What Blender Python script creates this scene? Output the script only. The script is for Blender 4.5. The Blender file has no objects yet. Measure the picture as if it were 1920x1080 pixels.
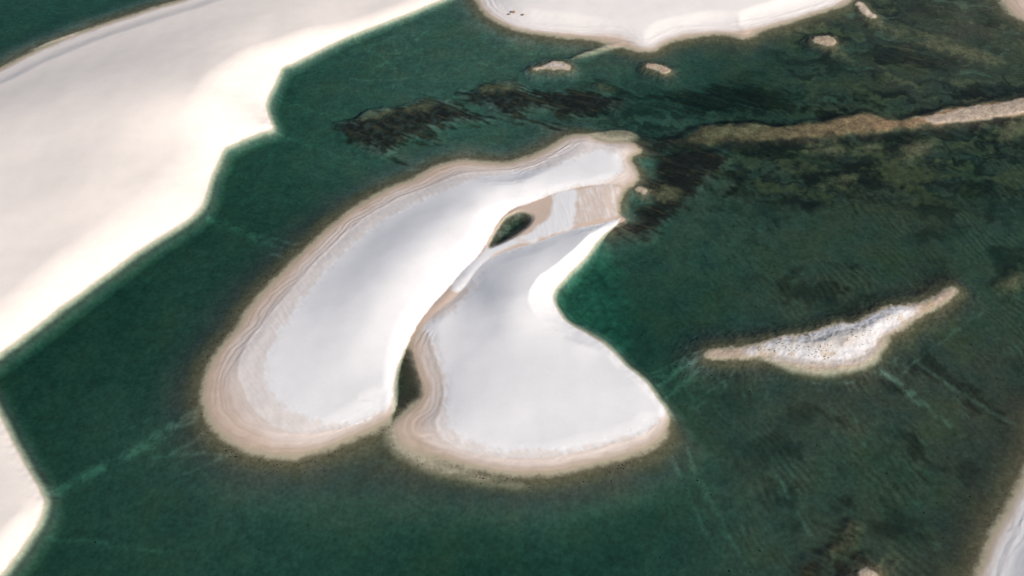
import bpy, math, random
import numpy as np

random.seed(7)
rng = np.random.default_rng(7)
R = math.radians
scene = bpy.context.scene

# ------------------------------------------------------------------ camera
CAM_H, PITCH, HFOV = 250.0, R(50.0), R(55.0)
cam_d = bpy.data.cameras.new('camera')
cam_d.sensor_width = 36.0
cam_d.lens = 18.0 / math.tan(HFOV / 2)
cam_d.clip_start, cam_d.clip_end = 1.0, 40000.0
cam = bpy.data.objects.new('camera', cam_d)
scene.collection.objects.link(cam)
cam.location = (0, 0, CAM_H)
cam.rotation_euler = (math.pi / 2 - PITCH, 0, 0)
scene.camera = cam

# ------------------------------------------------------------------ sky and sun
SUN_DIR = np.array([0.80, -0.60, 0.0]); SUN_EL = R(29.5)      # where the sun stands
world = bpy.data.worlds.new('World'); scene.world = world
world.use_nodes = True
wn = world.node_tree.nodes; wl = world.node_tree.links
sky = wn.new('ShaderNodeTexSky'); sky.sky_type = 'NISHITA'; sky.sun_disc = False
sky.sun_elevation = SUN_EL
sky.sun_rotation = math.atan2(SUN_DIR[0], SUN_DIR[1])
wl.new(sky.outputs['Color'], wn['Background'].inputs['Color'])
wn['Background'].inputs['Strength'].default_value = 0.098
sun_d = bpy.data.lights.new('sun', 'SUN')
sun_d.energy = 5.0; sun_d.angle = R(0.6); sun_d.color = (1.0, 0.95, 0.89)
sun = bpy.data.objects.new('sun', sun_d); scene.collection.objects.link(sun)
from mathutils import Vector
sd = Vector((SUN_DIR[0] * math.cos(SUN_EL), SUN_DIR[1] * math.cos(SUN_EL), math.sin(SUN_EL)))
sun.rotation_euler = sd.to_track_quat('Z', 'Y').to_euler()
sun.location = (0, 0, 400)
scene.view_settings.view_transform = 'Standard'
scene.view_settings.look = 'None'
scene.view_settings.exposure = 0.19
scene.view_settings.gamma = 1.0
scene.cycles.transparent_max_bounces = 12
scene.cycles.max_bounces = 4
scene.cycles.diffuse_bounces = 2
scene.cycles.volume_bounces = 0

# ------------------------------------------------------------------ survey: picture point -> metres on the ground
FPX = 960.0 / math.tan(HFOV / 2)
def ground(u, v, z=0.0):
    u = np.asarray(u, float); v = np.asarray(v, float)
    a = (u - 960.0) / FPX; b = (540.0 - v) / FPX
    dx = a
    dy = math.cos(PITCH) + b * math.sin(PITCH)
    dz = -math.sin(PITCH) + b * math.cos(PITCH)
    t = (z - CAM_H) / dz
    return np.stack([dx * t, dy * t], -1)
def G(pts, z=0.0):
    p = np.asarray(pts, float)
    return ground(p[:, 0], p[:, 1], z)

# ------------------------------------------------------------------ numpy helpers
_tabs = {}
X = Y = CX = CY = None
def perlin(x, y, seed=0):
    if seed not in _tabs:
        g = np.random.default_rng(1000 + seed)
        ang = g.random((256, 256)).astype(np.float32) * 2 * np.pi
        _tabs[seed] = (np.cos(ang), np.sin(ang))
    gx, gy = _tabs[seed]
    x = np.asarray(x, np.float32); y = np.asarray(y, np.float32)
    xi = np.floor(x); yi = np.floor(y)
    fx = x - xi; fy = y - yi
    i0 = xi.astype(np.int32) & 255; j0 = yi.astype(np.int32) & 255
    i1 = (i0 + 1) & 255; j1 = (j0 + 1) & 255
    u = fx * fx * fx * (fx * (fx * 6 - 15) + 10); w = fy * fy * fy * (fy * (fy * 6 - 15) + 10)
    a = gx[i0, j0] * fx + gy[i0, j0] * fy
    b = gx[i1, j0] * (fx - 1) + gy[i1, j0] * fy
    c = gx[i0, j1] * fx + gy[i0, j1] * (fy - 1)
    d = gx[i1, j1] * (fx - 1) + gy[i1, j1] * (fy - 1)
    return ((a + (b - a) * u) * (1 - w) + (c + (d - c) * u) * w) * 1.5
def fbm(x, y, scale, octv=4, seed=0, gain=0.5):
    if X is not None and x is X and y is Y and np.shape(x) == np.shape(X) and scale / 2.03 ** (octv - 1) >= 2.8:
        return up(fbm(CX, CY, scale, octv, seed, gain))
    s = 0; amp = 1.0; tot = 0; f = 1.0 / scale
    for k in range(octv):
        s = s + amp * perlin(x * f + 17.3 * k, y * f - 9.1 * k, seed + k)
        tot += amp; amp *= gain; f *= 2.03
    return s / tot * 1.4
def sstep(a, b, x):
    t = np.clip((x - a) / (b - a), 0, 1)
    return t * t * (3 - 2 * t)
def smin(a, b, k):
    h = np.clip(0.5 + 0.5 * (b - a) / k, 0, 1)
    return b + (a - b) * h - k * h * (1 - h)
def smax(a, b, k):
    return -smin(-a, -b, k)
def lerp(a, b, t):
    return a + (b - a) * t
def smooth_line(p, attr=None, closed=True, n=4):
    p = np.asarray(p, float)
    N = len(p); out = []; oa = []
    last = N if closed else N - 1
    for i in range(last):
        if closed:
            a, b, c, d = p[(i - 1) % N], p[i], p[(i + 1) % N], p[(i + 2) % N]
        else:
            a, b, c, d = p[max(i - 1, 0)], p[i], p[i + 1], p[min(i + 2, N - 1)]
        for k in range(n):
            t = k / n
            out.append(0.5 * ((2 * b) + (c - a) * t + (2 * a - 5 * b + 4 * c - d) * t * t + (3 * b - a - 3 * c + d) * t ** 3))
            if attr is not None:
                oa.append(lerp(attr[i], attr[(i + 1) % N], t))
    if not closed:
        out.append(p[-1])
        if attr is not None: oa.append(attr[-1])
    return np.array(out), (np.array(oa) if attr is not None else None)
def dist_line(X, Y, line, attr=None, closed=True, reach=90.0, cap=False):
    """signed (closed: + inside) distance to a polyline, and the attribute at the nearest point"""
    shp = X.shape; X = X.ravel(); Y = Y.ravel()
    n = len(X)
    best = np.full(n, reach * reach, np.float32); ba = np.full(n, 0.0 if attr is None else float(np.mean(attr)), np.float32)
    A = line; B = np.roll(line, -1, 0) if closed else line[1:]
    if not closed: A = line[:-1]
    lo = line.min(0) - reach; hi = line.max(0) + reach
    m = np.nonzero((X > lo[0]) & (X < hi[0]) & (Y > lo[1]) & (Y < hi[1]))[0]
    x = X[m].astype(np.float32); y = Y[m].astype(np.float32)
    inside = np.zeros(len(m), bool)
    bb = best[m]; aa = ba[m]; cc = np.full(len(m), 40.0, np.float32)
    for i in range(len(A)):
        ax, ay = np.float32(A[i][0]), np.float32(A[i][1]); bx, by = np.float32(B[i][0]), np.float32(B[i][1])
        ex, ey = bx - ax, by - ay
        L = ex * ex + ey * ey
        if L < 1e-9: continue
        t = np.clip(((x - ax) * ex + (y - ay) * ey) / L, 0, 1)
        qx = x - ax - t * ex; qy = y - ay - t * ey
        d2 = qx * qx + qy * qy
        c = d2 < bb
        bb = np.where(c, d2, bb)
        if attr is not None:
            a0 = attr[i]; a1 = attr[(i + 1) % len(attr)]
            an = np.float32(a0) + t * np.float32(a1 - a0)
            aa = np.where(c, an, aa)
            if cap:      # lowest surface that rises from the shore at each edge's own angle (gentle edges curve up behind the beach)
                tn = np.float32(0.01746) * an * (1 + np.float32(7e-5) * an * an); dd = np.sqrt(d2)
                cc = np.minimum(cc, tn * dd * np.where(an < 16, 1 + d2 * np.float32(1 / 150.0), np.float32(1)))
        if closed and abs(ey) > 1e-9:
            cr = (ay > y) != (by > y)
            inside ^= cr & (x < (y - ay) / ey * ex + ax)
    best[m] = bb; ba[m] = aa
    if cap:
        co = np.full(n, 40.0, np.float32); co[m] = np.where(inside, cc, 0)
    d = np.sqrt(best)
    if closed:
        s = np.full(n, -1.0, np.float32); s[m] = np.where(inside, 1.0, -1.0)
        d = d * s
    if cap: return d.reshape(shp), ba.reshape(shp), co.reshape(shp)
    return d.reshape(shp), ba.reshape(shp)
class TPS:
    def __init__(self, xy, h, lam=0.02):
        self.c = np.asarray(xy, float); n = len(h)
        self.m = self.c.mean(0); self.s = 100.0
        q = (self.c - self.m) / self.s
        K = self.phi(((q[:, None] - q[None]) ** 2).sum(-1)) + lam * 0.01 * np.eye(n)
        P = np.concatenate([np.ones((n, 1)), q], 1)
        M = np.zeros((n + 3, n + 3)); M[:n, :n] = K; M[:n, n:] = P; M[n:, :n] = P.T
        sol = np.linalg.solve(M, np.concatenate([np.asarray(h, float), np.zeros(3)]))
        self.w = sol[:n].astype(np.float32); self.p = sol[n:]
        self.q = q.astype(np.float32)
    @staticmethod
    def phi(r2):
        return 0.5 * r2 * np.log(np.maximum(r2, 1e-12))
    def __call__(self, X, Y):
        x = ((X - self.m[0]) / self.s).astype(np.float32); y = ((Y - self.m[1]) / self.s).astype(np.float32)
        o = self.p[0] + self.p[1] * x + self.p[2] * y
        for (cx, cy), w in zip(self.q, self.w):
            r2 = (x - cx) ** 2 + (y - cy) ** 2
            o = o + w * self.phi(r2)
        return o.astype(np.float32)

# ------------------------------------------------------------------ traced shorelines (picture points), slope of the edge in degrees
def S(pts, deg):
    return [(p[0], p[1], deg) for p in pts]
LAND = {}
LAND['A'] = (
    S([(1300, -190), (1100, -120), (980, -60), (900, -28), (830, -2), (775, 21)], 26) +
    S([(720, 42), (660, 65), (620, 83), (580, 103), (548, 119), (530, 126), (525, 136), (515, 157), (505, 177), (499, 197), (503, 217), (511, 241),
       (490, 248), (462, 259), (440, 269), (420, 279), (408, 305), (396, 331)], 27) +
    S([(389, 353), (381, 379), (372, 393), (355, 409), (330, 426), (300, 444), (268, 464), (240, 483), (210, 506), (175, 531), (140, 557), (110, 578),
       (85, 598), (55, 621), (25, 643), (0, 661), (-60, 706), (-160, 780)], 24) +
    S([(-420, 800), (-520, 600), (-420, 330), (-250, 235)], 9) +
    S([(-120, 185), (-50, 153), (0, 132), (50, 106), (100, 84), (150, 64), (200, 46), (250, 30), (300, 14), (340, 3), (420, -22), (560, -60), (800, -120), (1000, -190)], 5.5))
LAND['B'] = (
    S([(-120, 640), (-60, 690), (-22, 742), (0, 781), (10, 801), (22, 826), (38, 856), (55, 886), (70, 912), (80, 932), (82, 945), (78, 965), (68, 985), (52, 1010),
       (35, 1035), (15, 1060), (0, 1078), (-40, 1110), (-90, 1150), (-160, 1200)], 25) + S([(-330, 1120), (-400, 850), (-300, 640)], 9))
LAND['C'] = (
    S([(1010, -190), (930, -100), (890, -30), (897, 0), (913, 23), (940, 41), (973, 54), (1023, 62), (1060, 67), (1107, 71), (1153, 80), (1187, 90), (1207, 94), (1227, 91), (1247, 79),
       (1273, 71), (1330, 62), (1370, 63), (1390, 68), (1407, 66), (1423, 55), (1467, 43), (1513, 28), (1547, 17), (1577, 7), (1590, 0)], 7) +
    S([(1604, -12), (1640, -40), (1640, -90), (1500, -170), (1250, -220)], 9))
LAND['L'] = (
    S([(1098, 254), (1118, 262), (1140, 267), (1173, 268), (1190, 273), (1196, 282), (1184, 290), (1179, 298), (1183, 309), (1191, 323), (1193, 334), (1184, 343), (1171, 351),
       (1140, 356)], 9) + S([(1100, 362)], 12) + S([(1045, 372)], 14) + S([(1015, 379)], 18) +
    S([(985, 386), (960, 394), (942, 409), (929, 429), (918, 450), (909, 467), (897, 484), (880, 500), (866, 513), (850, 533), (835, 552), (813, 574), (795, 596), (778, 620), (763, 649), (751, 674),
       (743, 698), (739, 725), (739, 752)], 31) + S([(736, 769)], 22) +
    S([(722, 786), (707, 795), (673, 810), (633, 827), (597, 840), (553, 851), (507, 848), (467, 840), (430, 820), (403, 793), (390, 757), (388, 727), (397, 690), (420, 653), (447, 620), (467, 587),
       (490, 557), (519, 527), (546, 501), (573, 474), (605, 444), (638, 415), (670, 391), (706, 370), (736, 354), (771, 341), (795, 329), (819, 316), (842, 309), (868, 304), (909, 307), (951, 309),
       (971, 304), (996, 296), (1023, 284), (1046, 271), (1068, 259)], 6))
LAND['R'] = (
    S([(1130, 412)], 10) + S([(1166, 407)], 20) + S([(1159, 418), (1140, 433), (1121, 451), (1107, 471), (1087, 493), (1068, 512), (1051, 531), (1041, 542), (1037, 556)], 31) + S([(1041, 573)], 29) + S([(1058, 599)], 25) + S([(1085, 618), (1120, 637)], 20) +
    S([(1148, 659), (1171, 684), (1194, 702), (1214, 721), (1233, 748), (1245, 764)], 23) + S([(1251, 783)], 18) +
    S([(1245, 807), (1229, 826), (1198, 842), (1148, 857), (1089, 871), (1043, 880), (992, 884), (938, 880), (883, 869), (837, 857), (798, 842), (767, 822), (755, 799), (763, 779), (782, 760), (794, 744),
       (794, 725), (786, 702), (778, 674), (772, 650), (776, 632)], 6.5) +
    S([(795, 603), (822, 573), (848, 550), (868, 530), (880, 508), (905, 484), (930, 472), (955, 462), (1007, 447), (1034, 434), (1079, 419)], 12))
LAND['T'] = (      # low wet flat between the two dunes
    S([(1171, 345), (1163, 362), (1157, 382), (1158, 396), (1166, 407), (1168, 415)], 10) + S([(1100, 440), (1000, 470), (930, 492), (890, 530), (860, 565), (820, 600), (790, 625), (774, 637), (768, 630), (780, 600),
       (810, 560), (850, 520), (890, 470), (920, 420), (960, 385), (1020, 350), (1100, 335)], 10))
LAND['D'] = S([(1326, 667), (1338, 656), (1376, 653), (1408, 647)], 10) + S([(1441, 635), (1476, 628), (1514, 624), (1544, 613), (1571, 604), (1598, 604), (1625, 593), (1652, 578), (1679, 571)], 15) + S([(1701, 571), (1723, 570),
       (1744, 560), (1766, 549), (1785, 539), (1792, 546), (1785, 555), (1760, 573), (1733, 588), (1706, 603), (1690, 616), (1663, 632), (1652, 646), (1637, 661), (1618, 676), (1592, 684), (1560, 685), (1525, 686),
       (1495, 680), (1463, 674), (1435, 670), (1400, 671), (1354, 671)], 10)
LAND['E'] = S([(1990, 770), (1950, 850), (1921, 908), (1898, 955), (1864, 1014), (1842, 1078), (1815, 1150), (1900, 1250), (2100, 1200), (2250, 900)], 6)
LAND['F'] = S([(1862, -40), (1876, -14), (1886, 2), (1896, 18), (1915, 32), (1945, 40), (1990, 44), (2100, 20), (2100, -60), (1950, -80)], 3)
LAND['H1'] = S([(995, 129), (1017, 121), (1040, 115), (1058, 117), (1069, 123), (1069, 129), (1040, 130), (1018, 129)], 9)
LAND['H2'] = S([(1211, 119), (1226, 118), (1238, 120), (1250, 128), (1257, 134), (1252, 137), (1235, 133), (1218, 127)], 9)
LAND['H3'] = S([(1522, 72), (1535, 68), (1552, 67), (1570, 73), (1560, 85), (1543, 84), (1530, 79)], 9)
LAND['H4'] = S([(1189, 352), (1199, 350), (1209, 352), (1216, 358), (1211, 363), (1201, 361), (1193, 357)], 9)
LAND['H6'] = S([(1616, 1078), (1622, 1071), (1632, 1070), (1639, 1077), (1634, 1086), (1620, 1087)], 9)
LAND['K'] = S([(1742, 226), (1785, 214), (1820, 203), (1860, 197), (1900, 190), (1960, 180), (2040, 165), (2040, 185), (1960, 200), (1915, 209), (1870, 217), (1820, 224), (1775, 229)], 7)
LAND['M'] = S([(1602, 4), (1613, 2), (1622, 12), (1630, 22), (1643, 30), (1640, 35), (1622, 27), (1612, 15)], 8)
LINES = {}
for k in ('H1', 'H2', 'H3', 'H4', 'M'):
    q = np.array(LAND[k]); c_ = q[:, :2].mean(0); LAND[k] = [(c_[0] + .84 * (a_[0] - c_[0]), c_[1] + .84 * (a_[1] - c_[1]), a_[2]) for a_ in q]
for k, p in LAND.items():
    p = np.array(p, float)
    LINES[k] = smooth_line(G(p[:, :2]), p[:, 2])
POND = np.array(S([(992, 400), (999, 409), (990, 424), (972, 438), (948, 453), (922, 463)], 22) + S([(914, 464)], 16) + S([(921, 447), (932, 428), (946, 409), (962, 400)], 30) + S([(976, 396)], 22), float)
POND_L = smooth_line(G(POND[:, :2]), POND[:, 2])

# brink points: where the smooth windward slope breaks into the slip face; height follows from the angle of repose
def brink_height(key, u, v, off=0.1):
    line, att = LINES[key]
    h = 2.0
    for _ in range(14):
        q = ground(u, v, h)
        d, a = dist_line(np.array([q[0]]), np.array([q[1]]), line, att)
        h = 0.5 * h + 0.5 * (max(float(d[0]), 0.3) * math.tan(R(float(a[0]))) + off)
    return h
CTRL = {}
def control(key, brink=(), pts=(), lam=0.02, off=0.1, extra=0.0):
    xy, hh = [], []
    for (u, v) in brink:
        h = brink_height(key, u, v, off)
        xy.append(ground(u, v, h)); hh.append(h + extra)
    for (u, v, h) in pts:
        xy.append(ground(u, v, h)); hh.append(h)
    CTRL[key] = TPS(np.array(xy), np.array(hh), lam)
    return list(zip(brink, hh))

info = {}
info['A'] = control('A',
    brink=[(760, 10), (700, 32), (640, 50), (567, 63), (500, 87), (450, 110), (417, 133), (393, 160), (377, 190), (368, 217), (362, 267), (345, 310), (312, 355), (262, 395), (200, 435), (120, 487), (50, 545), (0, 585)],
    pts=[(0, 124, .7), (50, 100, .7), (100, 79, .7), (150, 59, .7), (200, 41, .7), (250, 25, .7), (300, 9, .7), (400, -23, .7), (-120, 178, .7), (-250, 223, .7), (-420, 330, 1), (0, 142, 1.6), (100, 96, 1.8), (200, 58, 1.9), (300, 28, 1.9),
         (0, 170, 3.2), (100, 127, 3.8), (200, 91, 4.1), (300, 63, 4.0), (420, 28, 3.7), (520, 5, 3.3),
         (0, 215, 6.4), (120, 170, 7.6), (240, 130, 8.3), (340, 96, 7.5), (440, 68, 5.9),
         (60, 290, 7.1), (160, 250, 8.3), (260, 205, 9.4), (30, 400, 6.5), (140, 350, 7.3), (240, 300, 7.2), (80, 450, 5.6), (280, 350, 6.0),
         (-200, 300, 5), (-200, 450, 6), (-300, 600, 4)])
info['B'] = control('B',
    brink=[(-20, 800), (5, 850), (25, 885), (50, 925), (55, 955), (30, 975), (0, 1015), (-40, 1055)],
    pts=[(15, 935, 2.2), (-30, 900, 2.6), (-40, 960, 2.8), (-150, 900, 3), (-150, 1050, 3), (-300, 900, 1), (-300, 1100, 1), (-120, 760, 4)])
info['C'] = control('C',
    pts=[(905, -25, 1), (925, 20, 1), (955, 38, 1), (1000, 50, 1.0), (1060, 58, 1.0), (1110, 62, 1.0), (1160, 66, 1.1), (1205, 80, 1.0), (1250, 62, 1.1), (1330, 52, 1.1), (1390, 52, 1.1), (1460, 34, 1.2), (1530, 12, 1.2), (1580, -5, 1.1),
         (980, 25, 2.2), (1050, 35, 2.3), (1150, 40, 2.3), (1250, 35, 2.4), (1350, 28, 2.4), (1450, 12, 2.4), (1020, 0, 3.4), (1150, 5, 3.4), (1300, 0, 3.4), (1450, -20, 3.2), (1000, -60, 4.5), (1200, -60, 4.5), (1400, -60, 4), (1250, -130, 3)])
info['L'] = control('L',
    brink=[(975, 378), (945, 390), (918, 412), (898, 436), (878, 458), (852, 486), (826, 516), (802, 545), (778, 576), (758, 606), (744, 640), (733, 672), (728, 700)],
    pts=[  # berm
         (1098, 270, .9), (1060, 278, .9), (1030, 295, .9), (995, 308, 1.0), (960, 316, 1.0), (905, 320, 1.0), (868, 322, 1.0), (835, 334, 1.0), (795, 350, 1.0), (745, 368, 1.0), (700, 394, 1.0), (660, 422, 1.0), (625, 455, 1.0),
         (590, 492, 1.0), (560, 525, 1.0), (525, 566, 1.0), (490, 607, 1.0), (462, 645, 1.0), (445, 690, 1.0), (450, 730, 1.0), (470, 770, 1.0), (505, 800, .85), (550, 815, .8), (600, 815, .8), (650, 805, .8), (700, 785, .8),
         (728, 762, .7),
         # flats at the north tip and towards the trough
         (1140, 285, .9), (1172, 285, .7), (1165, 310, .9), (1168, 335, .7), (1140, 330, 1.1), (1100, 300, 1.2), (1100, 345, 1.0), (1060, 340, 1.4), (1060, 310, 1.4), (1040, 360, 1.0), (1010, 365, 1.4),
         # rising flank
         (1000, 325, 1.9), (950, 332, 2.2), (900, 338, 2.1), (850, 352, 2.1), (800, 372, 1.8), (750, 396, 1.8), (705, 425, 1.8), (660, 465, 1.7), (615, 510, 1.6), (575, 560, 1.5), (535, 615, 1.6), (505, 670, 1.5), (510, 730, 1.5), (560, 775, 1.2), (640, 780, 1.1), (700, 755, 1.3), (725, 742, 1.1),
         (845, 372, 2.9), (790, 397, 3.0), (745, 425, 3.1), (700, 460, 3.0), (655, 505, 2.7), (610, 555, 2.3),
         (980, 348, 2.2), (930, 355, 2.7), (880, 375, 3.5), (830, 400, 4.2), (780, 432, 4.6), (735, 470, 4.7), (690, 520, 4.3), (640, 580, 3.4), (590, 640, 2.3), (570, 710, 1.7),
         (900, 395, 3.5), (850, 430, 4.5), (800, 475, 5.0), (750, 530, 4.7), (700, 600, 3.8), (660, 660, 2.8), (640, 720, 1.6), (690, 700, 1.7)])
info['R'] = control('R', lam=0.05,
    brink=[(1135, 425), (1100, 445), (1075, 470), (1050, 492), (1027, 510), (1008, 527), (998, 545), (997, 565), (1006, 588), (1125, 655), (1160, 690), (1190, 715), (1215, 740)],
    pts=[(800, 612, .9), (806, 640, .9), (817, 672, .9), (829, 706, .9), (833, 738, .9), (829, 770, .9), (819, 793, .9), (821, 813, .9), (836, 832, .9), (866, 846, .9), (914, 858, .9), (973, 863, .9), (1031, 863, .9), (1089, 855, .9), (1140, 845, .8), (1187, 831, .75), (1222, 815, .7), (1238, 795, .6),
         (830, 588, .9), (858, 566, .9), (885, 535, 1.0), (905, 500, .9), (940, 480, .8), (1000, 458, .8), (1040, 445, .9), (1085, 430, .9),
         (850, 600, 1.0), (866, 577, 1.2), (885, 572, 1.8), (905, 568, 2.6), (925, 564, 3.7), (945, 562, 4.6), (925, 530, 2.8), (895, 545, 1.6), (950, 495, 1.9), (1010, 475, 2.0), (1060, 455, 1.7),
         (945, 588, 4.3), (970, 560, 5.1), (960, 525, 3.7), (895, 605, 2.0), (925, 602, 3.0), (940, 625, 3.1), (1000, 495, 2.9), (870, 640, 1.5), (985, 610, 4.0), (1023, 612, 3.4), (1047, 630, 2.9), (1090, 645, 2.3),
         (870, 700, 1.8), (940, 680, 2.4), (1010, 670, 2.8), (1060, 675, 2.6), (880, 780, 1.6), (960, 760, 2.0), (1040, 740, 2.2), (1100, 720, 2.2), (1150, 760, 1.6), (1190, 780, 1.2), (1100, 800, 1.3), (1000, 815, 1.2), (920, 820, 1.2)])
control('T', pts=[(1140, 360, .55), (1145, 385, .55), (1150, 400, .5), (1100, 370, .7), (1100, 400, .7), (1060, 380, .7), (1060, 410, .7), (1020, 395, .45), (1020, 420, .6), (1000, 435, .5), (960, 455, .4), (930, 470, .4),
                  (900, 490, .5), (880, 515, .8), (860, 540, .9), (835, 562, .7), (810, 590, .35), (790, 612, .2), (775, 632, .02)])
control('D', pts=[(1345, 664, .25), (1380, 662, .35), (1420, 658, .5), (1460, 650, .8), (1500, 640, 1.5), (1540, 628, 2.1), (1590, 616, 2.2), (1640, 598, 1.9), (1680, 583, 1.2), (1710, 582, .5), (1745, 570, .35), (1780, 550, .25),
                  (1500, 665, .55), (1560, 668, .6), (1610, 660, .6), (1560, 648, 1.2), (1610, 640, 1.2), (1650, 620, .7), (1690, 597, .6), (1550, 618, .5), (1600, 607, .5), (1650, 586, .5), (1450, 640, .4), (1450, 668, .4)])
control('E', pts=[(1921, 930, .9), (1905, 970, .9), (1880, 1020, .9), (1860, 1075, .9), (1925, 1000, 1.8), (1905, 1060, 1.8), (1960, 1060, 3), (2000, 950, 3), (2100, 1000, 4), (1970, 860, 1.2), (1880, 1160, 1.5)])
for k, top in (('F', .35), ('H1', .4), ('H2', .22), ('H3', .22), ('H4', .22), ('H6', .3), ('K', .22), ('M', .3)):
    q = np.array(LAND[k])[:, :2].mean(0)
    control(k, pts=[(q[0], q[1], top), (q[0] + 60, q[1], top), (q[0], q[1] + 40, top), (q[0] - 60, q[1], top), (q[0], q[1] - 40, top)])

# bed of the lagoon: depth by picture point
BED = TPS(G([(0, 30), (200, 0), (-200, 60), (600, 150), (560, 300), (450, 420), (300, 560), (150, 650), (60, 720), (60, 800), (200, 760), (330, 640), (420, 540), (700, 300),
             (150, 980), (300, 950), (500, 960), (700, 960), (900, 980), (1100, 960), (1300, 900), (1300, 1050), (700, 1060), (200, 1070),
             (720, 880), (760, 700), (800, 100), (700, 150), (950, 120), (900, 250), (1100, 120), (1300, 110), (1150, 200), (1400, 200), (1550, 120), (1700, 60), (1850, 100), (1750, 160), (1900, 150),
             (1250, 320), (1450, 330), (1600, 300), (1800, 280), (1900, 330), (1100, 550), (1180, 630), (1180, 500), (1300, 600), (1300, 450), (1500, 480), (1700, 430), (1850, 480), (1900, 600),
             (1400, 760), (1600, 780), (1800, 700), (1900, 760), (1640, 860), (1800, 900), (1500, 960), (1700, 1000), (1600, 1060), (1750, 1070), (850, 930), (600, 900), (1000, 940), (450, 880)]),
          [-2.9, -2.9, -2.9, -2.6, -3.0, -3.1, -3.3, -3.6, -3.6, -3.6, -3.0, -3.0, -2.8, -2.4,
           -3.2, -2.9, -2.5, -2.7, -3.0, -3.0, -2.6, -2.8, -3.3, -3.3,
           -1.0, -1.6, -2.1, -2.3, -2.0, -2.2, -1.9, -2.3, -2.3, -2.5, -1.9, -1.2, -1.1, -1.3, -1.4,
           -1.9, -1.9, -1.7, -1.8, -2.0, -3.1, -3.4, -2.8, -2.8, -2.5, -2.1, -2.1, -2.1, -2.0,
           -2.0, -1.6, -1.5, -1.5, -2.4, -1.7, -2.0, -2.0, -1.5, -1.5, -1.9, -1.7, -2.2, -2.0], 0.02)

# polygons and strokes that only change what grows or lies on the bed
def poly(pts): return smooth_line(G(pts), None, True, 3)[0]
WEED = {
    'w1': poly([(628, 228), (645, 222), (667, 213), (707, 200), (737, 200), (750, 195), (800, 182), (847, 187), (880, 203), (930, 222), (873, 224), (827, 232), (800, 240), (832, 261), (773, 249), (750, 262), (724, 287), (690, 275), (665, 260), (650, 245)]),
    'w2': poly([(853, 167), (880, 166), (900, 163), (907, 153), (950, 146), (980, 157), (990, 167), (1057, 164), (1107, 167), (1140, 173), (1180, 182), (1150, 200), (1117, 208), (1073, 211), (1023, 198), (990, 198), (978, 205), (985, 222), (933, 208), (907, 194), (873, 181)]),
    'w3': poly([(993, 221), (1015, 224), (1040, 232), (1060, 239), (1035, 239), (1010, 232)]),
    'w3b': poly([(735, 287), (760, 292), (785, 299), (802, 305), (775, 302), (750, 296)]),
    'w4': poly([(1105, 150), (1130, 150), (1160, 158), (1220, 170), (1300, 160), (1390, 150), (1460, 170), (1500, 190), (1400, 195), (1330, 200), (1260, 190), (1180, 172), (1130, 163)]),
    'w5': poly([(1205, 372), (1190, 390), (1165, 412), (1148, 432), (1168, 440), (1201, 445), (1229, 432), (1250, 408), (1275, 386), (1310, 352), (1345, 312), (1362, 286), (1300, 280), (1215, 284), (1205, 300), (1225, 335), (1222, 352)]),
    'w6': poly([(1395, 312), (1408, 318), (1385, 345), (1360, 375), (1342, 388), (1345, 370), (1370, 342)]),
    'w7': poly([(1480, 300), (1560, 290), (1640, 300), (1665, 325), (1640, 350), (1590, 362), (1540, 375), (1490, 370), (1500, 340)]),
    'w8': poly([(1500, 1075), (1520, 1045), (1550, 1015), (1585, 988), (1615, 985), (1600, 1010), (1570, 1035), (1545, 1065), (1520, 1085)]),
    'w9': poly([(1563, 1056), (1600, 1046), (1640, 1050), (1645, 1066), (1610, 1064), (1590, 1085), (1560, 1085)]),
    'w10': poly([(1645, 972), (1680, 960), (1715, 968), (1735, 985), (1720, 1000), (1690, 995), (1660, 992)]),
    'w11': poly([(1613, 100), (1650, 85), (1710, 84), (1760, 105), (1770, 130), (1710, 122), (1650, 112)]),
    'w12': poly([(1205, 262), (1300, 250), (1400, 258), (1500, 262), (1620, 262), (1760, 246), (1925, 214), (1925, 226), (1780, 256), (1640, 272), (1500, 275), (1380, 276), (1280, 280), (1215, 280)]),
    'inlet': poly([(771, 655), (778, 680), (786, 705), (791, 728), (788, 745), (770, 752), (750, 754), (744, 735), (746, 705), (755, 675)]),
    'pond': poly([(988, 405), (984, 417), (966, 431), (944, 445), (926, 455), (932, 442), (943, 426), (956, 412), (972, 404)]),
    'w13': poly([(1562, 946), (1580, 935), (1592, 932), (1580, 950), (1568, 958)]),
}
BAR = poly([(1193, 262), (1240, 258), (1290, 245), (1313, 230), (1380, 226), (1447, 226), (1520, 222), (1580, 212), (1613, 204), (1660, 215), (1713, 216), (1780, 200), (1850, 190), (1960, 175), (2060, 150), (2060, 200),
            (1925, 216), (1847, 226), (1780, 233), (1700, 243), (1600, 254), (1500, 263), (1400, 268), (1300, 270), (1230, 268)])
SHOAL = poly([(1380, 275), (1600, 268), (1780, 250), (1930, 225), (1940, 330), (1800, 380), (1640, 390), (1480, 390), (1400, 330)])
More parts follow.
